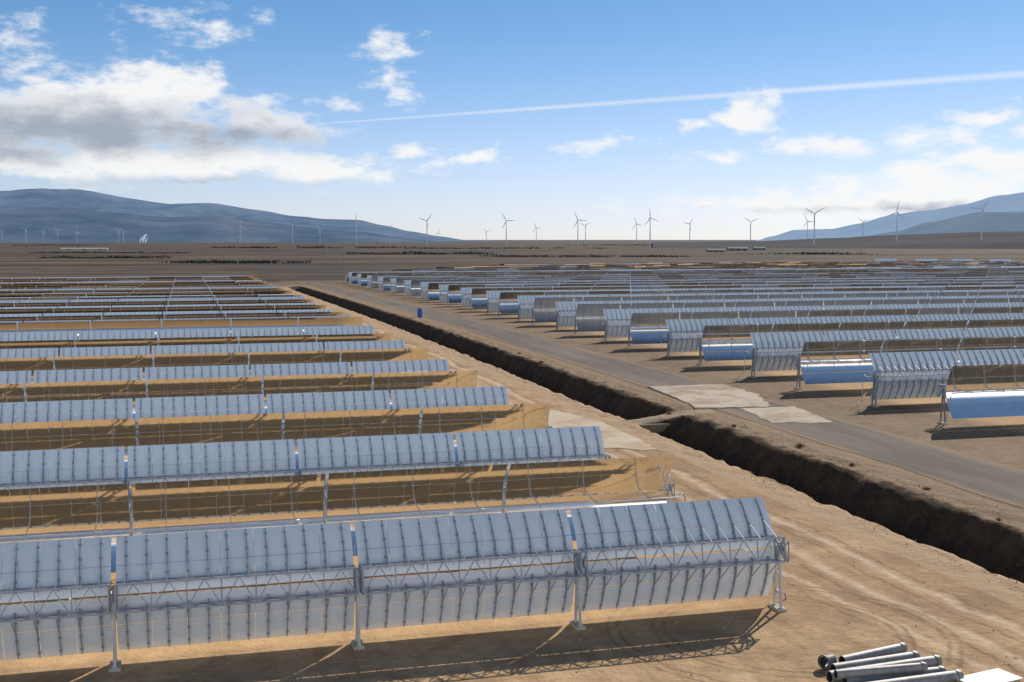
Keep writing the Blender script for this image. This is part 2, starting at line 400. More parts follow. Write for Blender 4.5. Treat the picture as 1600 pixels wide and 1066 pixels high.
def truss(mb, bays=7, w=.08, wd=.05, mi=0, low=False):
    xa, xb = -ML/2 + .05, ML/2 - .05
    for y in (BY0, BY1):
        for z in (-BZ, BZ): mb.bar((xa, y, z), (xb, y, z), w, w, mi)
    for k in range(bays):
        x0 = xa + (xb - xa) * k / bays; x1 = xa + (xb - xa) * (k + 1) / bays; xm = (x0 + x1) / 2
        mb.bar((x0, BY0 - .02, -BZ), (xm, BY0 - .02, BZ), wd, wd, mi); mb.bar((xm, BY0 - .02, BZ), (x1, BY0 - .02, -BZ), wd, wd, mi)
        if not low:
            for z in (-BZ, BZ):
                mb.bar((x0, BY0, z), (xm, BY1, z), wd, wd, mi); mb.bar((xm, BY1, z), (x1, BY0, z), wd, wd, mi)
            mb.bar((x0, BY0, -BZ), (x0, BY0, BZ), wd, wd, mi)
    if not low:
        for x in (xa, xb):
            for q in ((BY0, -BZ, BY0, BZ), (BY1, -BZ, BY1, BZ), (BY0, BZ, BY1, BZ), (BY0, -BZ, BY1, -BZ), (BY0, -BZ, BY1, BZ), (BY0, BZ, BY1, -BZ)):
                mb.bar((x, q[0], q[1]), (x, q[2], q[3]), .08, .08, mi)
            mb.box((x, (BY0 + BY1) / 2, 0), (.04, .4, .4), mi)
RY = VO + FOC
mb = MB(); truss(mb); ME_truss = mb.mesh('trough_module', M['steel'])
ME_half = {}
for sg in (1, -1):
    mb = MB(); mirror_half(mb, sg, 7, 2, 6, .022); ME_half[sg] = mb.mesh('mirror_half', [M['mirror'], M['back']], True)
NA = 12
AXS = [-ML/2 + (k + .5) * ML / NA for k in range(NA)]
ME_arm = {}; ME_arms = {}
for sg in (1, -1):
    mb = MB(); arm(mb, 0, sg); ME_arm[sg] = mb.mesh('support_arm', M['steel'])
    mb = MB()
    for x in AXS: arm(mb, x, sg)
    ME_arms[sg] = mb.mesh('support_arms', M['steel'])
ME_rec = MB().tube([(-PITCH/2, RY, 0), (PITCH/2, RY, 0)], .062, 10).mesh('receiver_tube', M['tube'], True)
ME_rsup = MB().bar((0, VO, 0), (0, RY - .06, 0), .05, .09).box((0, RY, 0), (.12, .2, .2)).mesh('receiver_support', M['post'])
# lower detail module in one mesh
def low_module(with_post):
    mb = MB()
    for sg in (1, -1):
        mirror_half(mb, sg, 1, 1, 10, .0)
        for x in AXS: arm(mb, x, sg, .05, 2, True)
    truss(mb, 7, .09, .07, 2, True)
    mb.tube([(-PITCH/2, RY, 0), (PITCH/2, RY, 0)], .065, 6, 3)
    for x in (-4, 0, 4): mb.bar((x, VO, 0), (x, RY, 0), .06, .08, 3)
    for x in (-ML/2 + .06, ML/2 - .06): mb.bar((x, BY0, -BZ), (x, BY1, BZ), .09, .09, 2); mb.bar((x, BY0, BZ), (x, BY1, -BZ), .09, .09, 2)
    if with_post: mb.bar((PITCH/2, -.2, -AX), (PITCH/2, -.2, .1), .12, .22, 2)
    return mb
LOWMATS = [M['mirror'], M['back'], M['steel'], M['post']]
mbL = low_module(False); ME_low = mbL.mesh('trough_module', LOWMATS, False)
mbF = low_module(True); ME_far = mbF.mesh('trough_module', LOWMATS, False)
for me in (ME_low, ME_far):
    for p in me.polygons: p.use_smooth = p.material_index < 2
# pylon
mb = MB()
mb.bar((0, -.42, .16), (0, -.10, AX - .1), .12, .14); mb.bar((0, .42, .16), (0, .10, AX - .1), .12, .14)
for z in (1.1, 2.1): mb.bar((0, -.42 + .33 * z / AX, z), (0, .42 - .33 * z / AX, z), .07, .07)
mb.box((0, 0, AX - .02), (.15, .4, .3)).box((0, 0, AX + .25), (.1, .24, .24)); mb.box((0, -.42, .18), (.26, .26, .04)).box((0, .42, .18), (.26, .26, .04))
ME_pyl = mb.mesh('pylon', M['post']); ME_pyl_dark = mb.mesh('pylon', M['postdark'])
ME_foot = MB().box((0, 0, .04), (.62, 1.3, .24), 0, .86).mesh('footing', M['foot'])
# end bracket
mb = MB().bar((-.1, -1.0, AX - .6), (-.1, .2, AX + .5), .06, .06).bar((-.1, -1.0, AX + .6), (-.1, .2, AX - .4), .06, .06)
mb.bar((-.1, -1.0, AX - .6), (-.1, -1.0, AX + .6), .06, .06).box((-.1, -.4, AX + .05), (.1, .3, .3))
mb.tube([(0, -.5, AX + .3), (0, .1, AX + .3)], .06, 10)
ME_drive = mb.mesh('end_bracket', M['steel'])

def trough_row(xend, y, facing, step, n, tilt, level, label, group, name='trough_row', jit=.5):
    """facing +1: mirror looks away to the north, -1: mirror looks south; step: +1 row runs east, -1 row runs west"""
    z = terr(xend, y)
    root = tag(ob(name, None, None, (xend, y, z)), label, 'solar collector', group)
    rz = 0 if facing > 0 else math.pi
    narm = 0
    for k in range(n):
        cx = step * (PITCH / 2 + PITCH * k)
        t = R(tilt + rnd.uniform(-jit, jit)) 
        loc, rot = (cx, 0, AX), (t, 0, rz)
        if level == 'far': ob('trough_module', ME_far, root, loc, rot); continue
        if level == 'mid': ob('trough_module', ME_low, root, loc, rot)
        else:
            md = ob('trough_module', ME_truss, root, loc, rot)
            for sg in (1, -1): ob('mirror_half', ME_half[sg], md)
            for sg in (1, -1):
                if level == 'hero' and narm + NA <= 100 and (sg > 0 or y < 70):
                    for x in AXS: ob('support_arm', ME_arm[sg], md, (x, 0, 0)); narm += 1
                else: tag(ob('support_arms', ME_arms[sg], md), kind='stuff')
            ob('receiver_tube', ME_rec, md)
            for x in (-4, 0, 4): ob('receiver_support', ME_rsup, md, (x, 0, 0))
    if level in ('hero', 'near', 'mid'):
        for k in range(n + 1):
            p = ob('pylon', ME_pyl_dark if step > 0 else ME_pyl, root, (step * PITCH * k, 0, 0))
            if level != 'mid' or y < 170: ob('footing', ME_foot, p)
        if level != 'mid':
            ob('end_bracket', ME_drive, root, (-step * .2, 0, 0), (0, 0, 0 if step < 0 else math.pi))
            fy = facing * RY; e = -step
            pts = [(0, fy, AX), (e*.3, fy, AX + .03), (e*.5, fy, AX - .3), (e*.5, fy * .9, AX - 1.6), (e*.6, fy * .8, 1.1), (e*.8, fy * .8, .45), (e*1.3, fy * .8, .4), (e*1.4, fy*.8, .02)]
            ob('flexible_pipe', MB().tube(pts, .045, 8).mesh('flexible_pipe', M['steel'], True), root)
    return root

# western field
WB = [61.9, 89.4, 116.9, 145.4] + [176 + 31.2 * k for k in range(15)]
for i, y in enumerate(WB):
    n = math.ceil((32.8 + .139 * y + 10) / PITCH) + 1
    lev = 'hero' if i < 2 else ('near' if i < 4 else ('mid' if y < 330 else 'far'))
    n = min(n, 5) if i == 0 else n
    lab = 'nearest trough collector row at lower left, showing its ribbed back and shadow' if i == 0 else f'back-facing trough collector row, {ORD[i]} from the camera in the field left of the ditch'
    tl = [-10, -5, -4, -4][i] if i < 4 else (rnd.uniform(-7, -3) if i < 6 else (rnd.uniform(-10, -6) if i % 3 == 0 else rnd.uniform(-25, -18)))
    trough_row([32.8, 32.2, 31.7][min(i, 2)], y, 1, -1, n, tl, lev, lab, 'back-facing trough rows left of the ditch')
for i, y in enumerate(WB[1:]):
    ym = y - 10.4 - (0 if i < 3 else 1.5)
    n = math.ceil((33.2 + .139 * ym + 10) / PITCH) + 1
    lev = 'near' if i < 3 else ('mid' if ym < 330 else 'far')
    tl = [-6, -3, -2, -2][i] if i < 4 else (20 if i == 5 else rnd.uniform(-12, -7))
    trough_row(33.0 if i < 1 else 32.4, ym, -1, -1, n, tl, lev, f'camera-facing mirrored trough row, {ORD[i]} from the camera in the field left of the ditch', 'mirrored trough rows left of the ditch', jit=.5 if ym < 330 else 4)
# eastern field
EB = [128 + 32.2 * k for k in range(16)]
for i, y in enumerate(EB):
    n = math.ceil((.80 * y + 8 - 80) / PITCH) + 1
    lev = 'near' if i < 3 else ('mid' if y < 330 else 'far')
    trough_row(80.2, y, 1, 1, n, rnd.uniform(-7, -3) if i < 7 else rnd.uniform(-12, -3), lev, f'back-facing trough collector row, {ORD[i]} from the camera in the field right of the road', 'back-facing trough rows right of the road')
    ym = y - 14.3
    n = math.ceil((.80 * ym + 8 - 80) / PITCH) + 1
    trough_row(79.8, ym, -1, 1, n, rnd.uniform(2, 3.2) if i < 6 else rnd.uniform(1, 5), lev, f'camera-facing blue mirrored trough row, {ORD[i]} from the camera in field right of the road', 'mirrored trough rows right of the road', jit=.4 if i < 6 else 3)
# slim source for far rows, one mesh per row
mb = MB()
for sg in (1, -1): mirror_half(mb, sg, 1, 1, 6, 0)
truss(mb, 4, .14, .1, 2, True); mb.bar((PITCH/2, -.2, -AX), (PITCH/2, -.2, .1), .3, .4, 3); mb.bar((-PITCH/2, RY, 0), (PITCH/2, RY, 0), .16, .16, 3)
mbS = mb
def far_row(x0, y, n, facing, tilt, label, group, spread=1.5, jit=1.5):
    mb = MB(); src = mbS
    for k in range(n):
        cx = PITCH / 2 + PITCH * k
        if k % 12 == 0: sh_ = rnd.uniform(-spread, spread)
        tt = R(tilt + sh_ + rnd.uniform(-jit, jit)); ct, st = math.cos(tt), math.sin(tt)
        vs = []
        for (vx, vy, vz) in src.v:
            yy, zz = vy * ct - vz * st, vy * st + vz * ct
            vs.append((cx + facing * vx, facing * yy, AX + zz))
        o = len(mb.v); mb.v += vs; mb.f += [tuple(q + o for q in f) for f in src.f]; mb.m += src.m
    me = mb.mesh('trough_row', LOWMATS)
    for p in me.polygons: p.use_smooth = p.material_index < 2
    return tag(ob('trough_row', me, None, (x0, y, terr(x0, y))), label, 'solar collector', group)
for k in range(9):
    y = 641 + 30 * k; x0 = 84 + max(0, y - 640) * .62; x1 = .80 * y + 20
    n = int((x1 - x0) / PITCH)
    far_row(x0, y, n, 1, rnd.uniform(-16, 0), f'far back-facing trough row, {ORD[k]} of the distant rows beyond the right field', 'distant back-facing trough rows', 8)
    far_row(x0, y + 15, n, -1, rnd.uniform(0, 12), f'far glinting mirrored trough row, {ORD[k]} of the distant rows beyond the right field', 'distant mirrored trough rows', 9, 9)
for k, px in enumerate((1368, 1432, 1488, 1546)):
    p = at_dist(px, 410, 1240); far_row(p.x, p.y, 2, 1, -6, f'pale far-off trough collector at the right edge of the plain, {ORD[k]} from left', 'pale far-off collectors')

# ------------------------------------------------------------------ wind turbines
def blade_mesh():
    mb = MB(); st = [(0, 1.0, 1.0), (3, 1.0, 1.0), (8, 2.0, .6), (20, 1.4, .4), (30, .9, .25), (37, .25, .1)]; vs = []
    for z, w, t in st: vs += [(-w, 0, z), (0, -t, z), (w * .7, 0, z), (0, t, z)]
    fs = [(4*i+k, 4*i+(k+1) % 4, 4*i+4+(k+1) % 4, 4*i+4+k) for i in range(len(st)-1) for k in range(4)] + [(20, 21, 22, 23)]
    return mb.add(vs, fs).mesh('blade', M['turb'], True)
ME_blade = blade_mesh()
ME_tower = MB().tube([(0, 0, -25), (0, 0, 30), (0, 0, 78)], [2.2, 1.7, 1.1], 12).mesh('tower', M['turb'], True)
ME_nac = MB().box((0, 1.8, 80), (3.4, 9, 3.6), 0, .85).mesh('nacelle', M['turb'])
ME_hub = MB().tube([(0, -4.6, 0), (0, -4.0, 0), (0, -2.6, 0)], [.5, 1.5, 1.7], 12).mesh('hub', M['turb'], True)
TB = sorted([(3,362),(40,358),(67,361),(90,361),(120,363),(185,360),(193,363),(375,354),(457,352),(500,359),(557,347),(609,356),(667,345),(685,364),(760,362),(791,345),(838,356),(903,344),(915,353),(995,350),(1016,341),(1078,350),(1173,347),(1262,346),(1273,334),(1349,347),(1402,332),(1535,326)])
for i, (px, hy) in enumerate(TB):
    by = 377.5 - max(0, min(14, (px - 1190) / 400 * 15))
    dist = max(2600, min(80 * F / (by - hy), 9000)); p = at_dist(px, hy, dist)
    t = tag(ob('wind_turbine', None, None, (p.x, p.y, p.z - 80), (0, 0, -math.atan2(p.x, p.y) + rnd.uniform(-.7, .7))), f'white three-bladed wind turbine on the plain, {ORD[i]} from the left along the horizon', 'wind turbine', 'wind turbines on the horizon')
    ob('tower', ME_tower, t); ob('nacelle', ME_nac, t)
    hub = ob('hub', ME_hub, t, (0, 0, 80), (0, rnd.uniform(0, 2.1), 0))
    for k in range(3): ob('blade', ME_blade, hub, (0, -3.6, 0), (0, k * 2 * math.pi / 3, 0))

# ------------------------------------------------------------------ hills
def hills(name, prof, dist, depth, mat, seed, rough=.16):
    n = 300; mcount = 20; mb = MB(); vs = []
    pxs = [a for a, _ in prof]
    for i in range(n + 1):
        px = pxs[0] + (pxs[-1] - pxs[0]) * i / n
        for (a, ya), (b_, yb) in zip(prof, prof[1:]):
            if px <= b_ + 1e-6: py = ya + (yb - ya) * ss((px - a) / (b_ - a)) * .5 + (yb - ya) * (px - a) / (b_ - a) * .5; break
        for j in range(mcount + 1):
            v = j / mcount; dd = dist - depth + 2 * depth * v
            q = at_dist(px, HOR, dd)
            hcrest = (HOR - py) / F * dist + H
            s = 1 - abs(2 * v - 1)
            r = noise.fractal(Vector((q.x * .0005, q.y * .0005, seed)), 1.0, 2.1, 6)
            rr = 1 - abs(noise.fractal(Vector((q.x * .00034, q.y * .00034, seed + 4)), .9, 2.0, 5))
            hgt = hcrest * (s ** .8) * (1 + rough * r * (1.3 - s)) * (1 - .7 * (1 - rr) * (1 - s) * 2 * min(1, rough * 5))
            hgt += r * 14 * min(1, rough * 6)
            vs.append((q.x, q.y, max(-30, hgt - 30 * (s < .01))))
    m1 = mcount + 1
    mb.add(vs, [(i*m1+j, (i+1)*m1+j, (i+1)*m1+j+1, i*m1+j+1) for i in range(n) for j in range(mcount)])
    tag(ob(name, mb.mesh(name, mat, True)), kind='structure')
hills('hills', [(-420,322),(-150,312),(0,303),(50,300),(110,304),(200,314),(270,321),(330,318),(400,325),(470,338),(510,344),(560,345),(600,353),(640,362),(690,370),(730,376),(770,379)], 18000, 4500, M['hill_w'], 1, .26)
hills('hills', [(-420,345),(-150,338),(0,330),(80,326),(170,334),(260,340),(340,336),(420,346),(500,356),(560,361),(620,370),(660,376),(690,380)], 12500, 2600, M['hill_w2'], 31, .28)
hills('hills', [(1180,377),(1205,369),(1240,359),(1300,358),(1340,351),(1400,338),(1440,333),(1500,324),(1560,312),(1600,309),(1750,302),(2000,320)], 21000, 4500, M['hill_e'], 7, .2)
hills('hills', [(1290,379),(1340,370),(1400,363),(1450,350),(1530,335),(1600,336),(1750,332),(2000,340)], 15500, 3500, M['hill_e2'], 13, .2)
hills('hills', [(1020,379),(1180,376.5),(1300,372),(1420,367),(1540,363),(1640,362),(1800,361),(2000,364)], 5600, 2300, M['rise'], 21, .03)

# ------------------------------------------------------------------ far plain: buildings, poles, woods
def shed(px, py, w, d, h, rz, label, roofm=None, wallm=None):
    p = at_z(px, py, -4)
    t = tag(ob('farm_shed', None, None, (p.x, p.y, -4), (0, 0, rz)), label, 'building')
    ob('wall', MB().box((0, 0, h/2), (w, d, h)).add([(-w/2,-d/2,h),(-w/2,d/2,h),(-w/2,0,h+d*.18),(w/2,-d/2,h),(w/2,d/2,h),(w/2,0,h+d*.18)], [(0,1,2),(3,5,4)]).mesh('wall', wallm or M['wall2']), t)
    mb = MB(); rh = d * .18
    for s in (-1, 1): mb.add([(-w/2-.5, s*(d/2+.6), h-.15), (w/2+.5, s*(d/2+.6), h-.15), (w/2+.5, 0, h+rh+.12), (-w/2-.5, 0, h+rh+.12)], [(0,1,2,3)])
    ob('roof', mb.mesh('roof', roofm or M['roof']), t)
    for k in range(3): ob('door', MB().box((-w/2 + w*(k+.5)/3, -d/2-.05, h*.35), (min(5, w*.15), .12, h*.7)).mesh('door', M['dark']), t)
shed(132, 391, 105, 14, 3, -.1, 'long low white shed on the far plain at left', M['wall'], M['wall'])
shed(1118, 394, 34, 14, 4, -.2, 'low shed with grey-green roof on the far plain, leftmost of three')
shed(1152, 392, 44, 18, 5.5, -.25, 'larger shed with grey-green roof between two smaller sheds on far plain')
shed(1186, 391, 28, 14, 5, -.25, 'small shed with grey-green roof on the far plain, rightmost of three')
mb = MB().tube([(0,0,-.5),(0,0,26)], [.35,.18], 8); ME_pole = mb.mesh('mast', M['pole'])
ME_arm2 = MB().bar((-2.2,0,0),(2.2,0,0),.2,.25).mesh('cross_arm', M['pole'])
for i, (px, py) in enumerate([(372,428),(424,436),(455,424),(511,438),(537,421),(590,418)]):
    p = at_z(px, py, -3.4)
    t = tag(ob('power_pole', None, None, (p.x, p.y, terr(p.x, p.y)), (0, 0, .5)), f'tall thin power pole on the brown plain beyond the left field, {ORD[i]} from left', 'power pole', 'power poles beyond the field')
    ob('mast', ME_pole, t)
    for z in (22, 25): ob('cross_arm', ME_arm2, t, (0, -.35, z))
def wood(px0, px1, py, hgt, depth, count):
    mb = MB(); a = at_z(px0, py, -4); b_ = at_z(px1, py, -4)
    for k in range(count):
        q = a.lerp(b_, rnd.random()); x = q.x + rnd.uniform(-.3, .3) * depth; y = q.y + rnd.uniform(0, depth)
        gap = noise.noise(Vector((x * .012, y * .006, 7)))
        if gap < -.12: continue
        hh = hgt * (.45 + .7 * noise.noise(Vector((x * .02, y * .02, 2))))
        z = -4 + max(.4, hh) * rnd.random(); s = rnd.uniform(.6, 1.5) * hgt * .2
        d1 = Vector((rnd.gauss(0,1), rnd.gauss(0,1), rnd.gauss(0,1))).normalized(); d2 = d1.orthogonal().normalized(); c_ = Vector((x, y, z)); d3 = d1.cross(d2)
        mb.add([c_ - d2*s - d3*s, c_ + d2*s - d3*s*.6, c_ + d2*s*.7 + d3*s, c_ - d2*s*.8 + d3*s*.8], [(0,1,2,3)])
    return tag(ob('distant_wood', mb.mesh('distant_wood', M['leafdark'])), 'dark line of scrub and trees across the far brown plain', 'trees', 'scrub lines on the far plain', 'stuff')
for a in ((270,470,412,4,60,1500),(80,250,404,4,90,1000),(560,760,398,5,90,1100),(780,1110,402,4,80,1700),(1200,1360,398,5,90,900),(1440,1640,388,6,120,1300),(330,640,388,7,140,1400),(-30,150,384,7,140,1000),(0,330,396,4,110,1300),(640,1000,389,6,140,1300),(900,1300,384,7,200,1400)):
    wood(*a)
# portable toilet beside the road
p = at_z(656, 500, .2)
t = tag(ob('portable_toilet', None, None, (p.x, p.y, terr(p.x, p.y)), (0, 0, -.2)), 'small blue portable toilet cabin standing beside the road', 'portable toilet')
ob('cabin', MB().box((0,0,1.1),(1.25,1.25,2.2)).mesh('cabin', M['blue']), t)
ob('roof', MB().box((0,0,2.33),(1.35,1.35,.24),0,.6).mesh('roof', M['blue']), t)
d = ob('door', MB().box((0,-.65,1.05),(.8,.05,1.9)).mesh('door', M['blue']), t)
ob('handle', MB().box((.3,-.69,1.05),(.06,.04,.2)).mesh('handle', M['dark']), d)

# ------------------------------------------------------------------ foreground pipes
PIPES = [((1316,1033),(1412,1012),.27,0),((1302,1046),(1432,1026),.28,0),((1296,1058),(1466,1033),.29,0),((1320,1066),(1474,1050),.28,0),((1338,1079),(1500,1057),.30,0),((1306,1052),(1446,1040),.22,.52)]
desc = ['farthest of the row', 'second from the back', 'in the middle of the row', 'second from the front', 'nearest of the row', 'resting on top of the others']
def open_pipe(A, B, r, n=24):
    """hollow pipe with a wall thickness and dark inside"""
    d = (B - A).normalized(); q = d.cross(Vector((0, 0, 1))).normalized(); u = q.cross(d); mb = MB(); ri = r * .86; vs = []
    for p, rad in ((A, r), (B, r), (A, ri), (B, ri)):
        for k in range(n):
            a = 2 * math.pi * k / n; vs.append(p + (q * math.cos(a) + u * math.sin(a)) * rad)
    fs = []; ms = []
    for k in range(n):
        j = (k + 1) % n
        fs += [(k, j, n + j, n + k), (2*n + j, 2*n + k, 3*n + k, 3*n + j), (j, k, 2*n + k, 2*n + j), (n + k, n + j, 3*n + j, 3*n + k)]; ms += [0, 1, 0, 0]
    mb.v = [tuple(v) for v in vs]; mb.f = fs; mb.m = ms
    return mb
for i, (a, b_, r, lift) in enumerate(PIPES):
    A = at_z(*a, .3 + lift); B = at_z(*b_, .3 + lift); mid = (A + B) / 2
    t = tag(ob('steel_pipe', None, None, (mid.x, mid.y, 0)), f'grey steel pipe lying on the sand at lower right, {desc[i]}' if not lift else 'thinner grey steel pipe resting on top of the pipe pile at lower right', 'pipe', 'steel pipes lying on the sand')
    A -= mid; B -= mid; A.z = B.z = r + .02 + lift
    dv = (B - A).normalized()
    ob('tube', open_pipe(A, B, r).mesh('tube', [M['pipe'], M['dark']], False), t)
    ob('collar', open_pipe(B - dv * .25, B - dv * .12, r + .035).mesh('collar', [M['pipe'], M['dark']]), t)
A = at_z(1292, 1043, 0)
t = tag(ob('pipe_stub', None, None, (A.x, A.y, 0)), 'short dark wide pipe stub with flared rim at left end of the pipes', 'pipe')
ob('stub', open_pipe(Vector((-.3, -.22, .38)), Vector((.3, .04, .36)), .29).mesh('stub', [M['pipe_dark'], M['dark']], False), t)
ob('rim', open_pipe(Vector((-.33, -.233, .38)), Vector((-.25, -.197, .38)), .36).mesh('rim', [M['pipe_dark'], M['dark']]), t)
A = at_z(1545, 1064, .2)
t = tag(ob('white_panel', None, None, (A.x, A.y, 0), (0, 0, .2)), 'flat white panel lying on battens on the sand at bottom right corner', 'panel')
ob('sheet', MB().box((0,0,.32),(2.9,1.5,.06)).mesh('sheet', M['white']), t)
for y in (-.6,0,.6): ob('batten', MB().box((0,y,.18),(2.8,.1,.2)).mesh('batten', M['straw']), t)

# ------------------------------------------------------------------ brush, grass, stones
def shrub_mesh(seed):
    r = random.Random(seed); mb = MB()
    for k in range(150):
        a = r.uniform(0, 6.28); el = r.uniform(.1, 1.45); L = r.uniform(.35, .8)
        d = Vector((math.cos(a)*math.cos(el), math.sin(a)*math.cos(el), math.sin(el)*.8)); s0 = d * r.uniform(0, .3); e = d * L
        w = d.cross(Vector((r.gauss(0,1), r.gauss(0,1), r.gauss(0,1)))).normalized() * r.uniform(.02, .06)
        mb.add([s0 - w*.4, s0 + w*.4, e + w, e - w*.6], [(0,1,2,3)])
    return mb.mesh('dry_shrub', M['drybrush'])
SH = [shrub_mesh(s) for s in range(4)]
spots = []
for k in range(14):
    y = 66 + 170 * (k / 13) ** 1.25 + rnd.uniform(-1.5, 1.5); x = rnd.choice([rnd.uniform(54.5, 56.4), rnd.uniform(56.2, 57.8)])
    spots.append((y, x))
for k, (y, x) in enumerate(sorted(spots)):
    s = rnd.uniform(.4, .85)
    tag(ob('dry_shrub', SH[k % 4], None, (x, y, terr(x, y) - .05), (0, 0, rnd.uniform(0, 6)), (s, s, s * rnd.uniform(.7, 1))), f'dry brown shrub on the ditch bank, {ORD[k]} counted from the near end', 'shrub', 'dry shrubs along the ditch')
mb = MB()
for k in range(1000):
    y = 60 + 260 * rnd.random() ** 1.6; x = rnd.gauss(57.0, .9) if rnd.random() < .7 else rnd.gauss(49.2, .6)
    if not 47.5 < x < 60: continue
    z = terr(x, y); h = rnd.uniform(.06, .2); a = rnd.uniform(0, 3.14); w = rnd.uniform(.02, .07); l = Vector((rnd.gauss(0,.15), rnd.gauss(0,.15), h))
    q = Vector((math.cos(a)*w, math.sin(a)*w, 0)); p0 = Vector((x, y, z - .03))
    mb.add([p0 - q, p0 + q, p0 + l + q*.3, p0 + l - q*.3], [(0,1,2,3)])
tag(ob('dry_grass', mb.mesh('dry_grass', M['straw'])), 'sparse dry grass growing over the ditch banks', 'grass', kind='stuff')
mb = MB()
for k in range(2200):
    y = 48 + 120 * rnd.random() ** 1.7; x = rnd.uniform(16, 47) if rnd.random() < .4 else rnd.uniform(52.5, 80)
    if 60.5 < x < 71: continue
    s = .02 + .11 * rnd.random() ** 3; z = terr(x, y)
    vs = [(x + s*rnd.uniform(.6,1.2)*a, y + s*rnd.uniform(.6,1.2)*b_, z + s*c_*.7) for a, b_, c_ in ((1,0,0),(0,1,0),(-1,0,0),(0,-1,0),(0,0,rnd.uniform(.5,1)))]
    mb.add(vs, [(0,1,4),(1,2,4),(2,3,4),(3,0,4)])
tag(ob('stones', mb.mesh('stones', M['stone'])), 'loose stones and clods scattered over the bare earth', 'stones', kind='stuff')

# ------------------------------------------------------------------ contrail and smoke
def band_mesh(name, rows, mat):
    """rows: list of (centre, half-width vector); a soft-edged strip across them"""
    mb = MB(); vs = []; acr = []
    for q, hv in rows:
        for s in range(-4, 5): vs.append(q + hv * (s / 4)); acr.append(s / 4)
    mb.add(vs, [(9*k+i, 9*k+9+i, 9*k+10+i, 9*k+1+i) for k in range(len(rows) - 1) for i in range(8)])
    me = mb.mesh(name, mat, False)
    at = me.attributes.new('across', 'FLOAT', 'POINT'); at.data.foreach_set('value', acr)
    return me
ALT = 2400
def at_alt(px, py):
    d = sight(px, py); t = (ALT - H) / d.z; return Vector((d.x*t, d.y*t, ALT))
A = at_alt(480, 195); B = at_alt(1640, 113); B2 = A + (B - A) * 1.3
mid = (A + B2) / 2
rows = [(A.lerp(B2, v) - mid, Vector((0, 0, hw_))) for v, hw_ in ((0, 8), (.15, 38), (.5, 72), (1, 102))]
tag(ob('contrail', band_mesh('contrail', rows, M['contrail']), None, mid), 'long thin white contrail rising to the right across the blue sky', 'contrail')
p = at_z(222, 380, -4)
sd = Vector((CY, -SY, 0))
t = tag(ob('smoke_plume', None, None, (p.x, p.y, -4)), 'small pale smoke plume rising from the far plain below the hills', 'smoke')
for j, (ox, lean, ht, wd) in enumerate(((-14, 24, 46, 15), (4, 30, 62, 20), (22, 20, 40, 16))):
    rows = [(sd * (ox + lean * v * v + 5 * noise.noise(Vector((v * 3, j, 1)))) + Vector((0, j * 6, ht * v)), sd * (wd * (.25 + .75 * v)) * (1 if v < .8 else max(.1, (1 - v) * 5))) for v in [k / 10 for k in range(11)]]
    ob('wisp', band_mesh('wisp', rows, M['smoke']), t)

# ------------------------------------------------------------------ sky
SUN_EL, SUN_AZ = 31.0, 45.0
w = bpy.data.worlds.new('World'); sc.world = w; w.use_nodes = True
nt = w.node_tree; bg = nt.nodes['Background']
sky = nd(nt, 'ShaderNodeTexSky', sky_type='NISHITA', sun_disc=False)
sky.sun_elevation = R(SUN_EL); sky.sun_rotation = R(SUN_AZ); sky.air_density = 1.0; sky.dust_density = .5; sky.ozone_density = 2.0; sky.altitude = 1000
tc = nd(nt, 'ShaderNodeTexCoord'); sx = nd(nt, 'ShaderNodeSeparateXYZ'); nt.links.new(tc.outputs['Generated'], sx.inputs[0])
X, Y, Z = sx.outputs
a = math_(nt, 'SUBTRACT', math_(nt, 'MULTIPLY', X, CY), math_(nt, 'MULTIPLY', Y, SY))
b2 = math_(nt, 'ADD', math_(nt, 'MULTIPLY', X, SY), math_(nt, 'MULTIPLY', Y, CY))
U = math_(nt, 'MULTIPLY', math_(nt, 'ARCTAN2', a, b2), 57.29578)
V = math_(nt, 'MULTIPLY', math_(nt, 'ARCSINE', Z), 57.29578)
cb = nd(nt, 'ShaderNodeCombineXYZ'); nt.links.new(U, cb.inputs[0]); nt.links.new(V, cb.inputs[1])
PV = cb.outputs[0]
def uv(px, py):
    d = sight(px, py).normalized(); return (math.degrees(math.atan2(d.x*CY - d.y*SY, d.x*SY + d.y*CY)), math.degrees(math.asin(d.z)))
BL = [(130,190,340,80,1.0),(245,140,110,58,.95),(400,198,150,36,.88),(270,256,410,38,.95),(520,272,170,20,.75),
      (15,80,75,90,.55),(290,40,130,45,.48),(598,72,62,34,.64),(606,108,44,44,.60),(628,142,34,32,.58),(545,160,40,30,.5),
      (1160,178,60,40,.85),(1080,198,40,16,.52),(637,232,48,18,.76),(738,243,58,20,.7),(920,225,90,22,.52),
      (1290,230,120,24,.76),(1450,215,130,26,.7),(1540,180,60,18,.62),(1130,243,80,16,.62),(1390,320,400,32,.92),(1500,285,230,34,.9),(1570,250,130,26,.86),(1620,205,90,40,.66)]
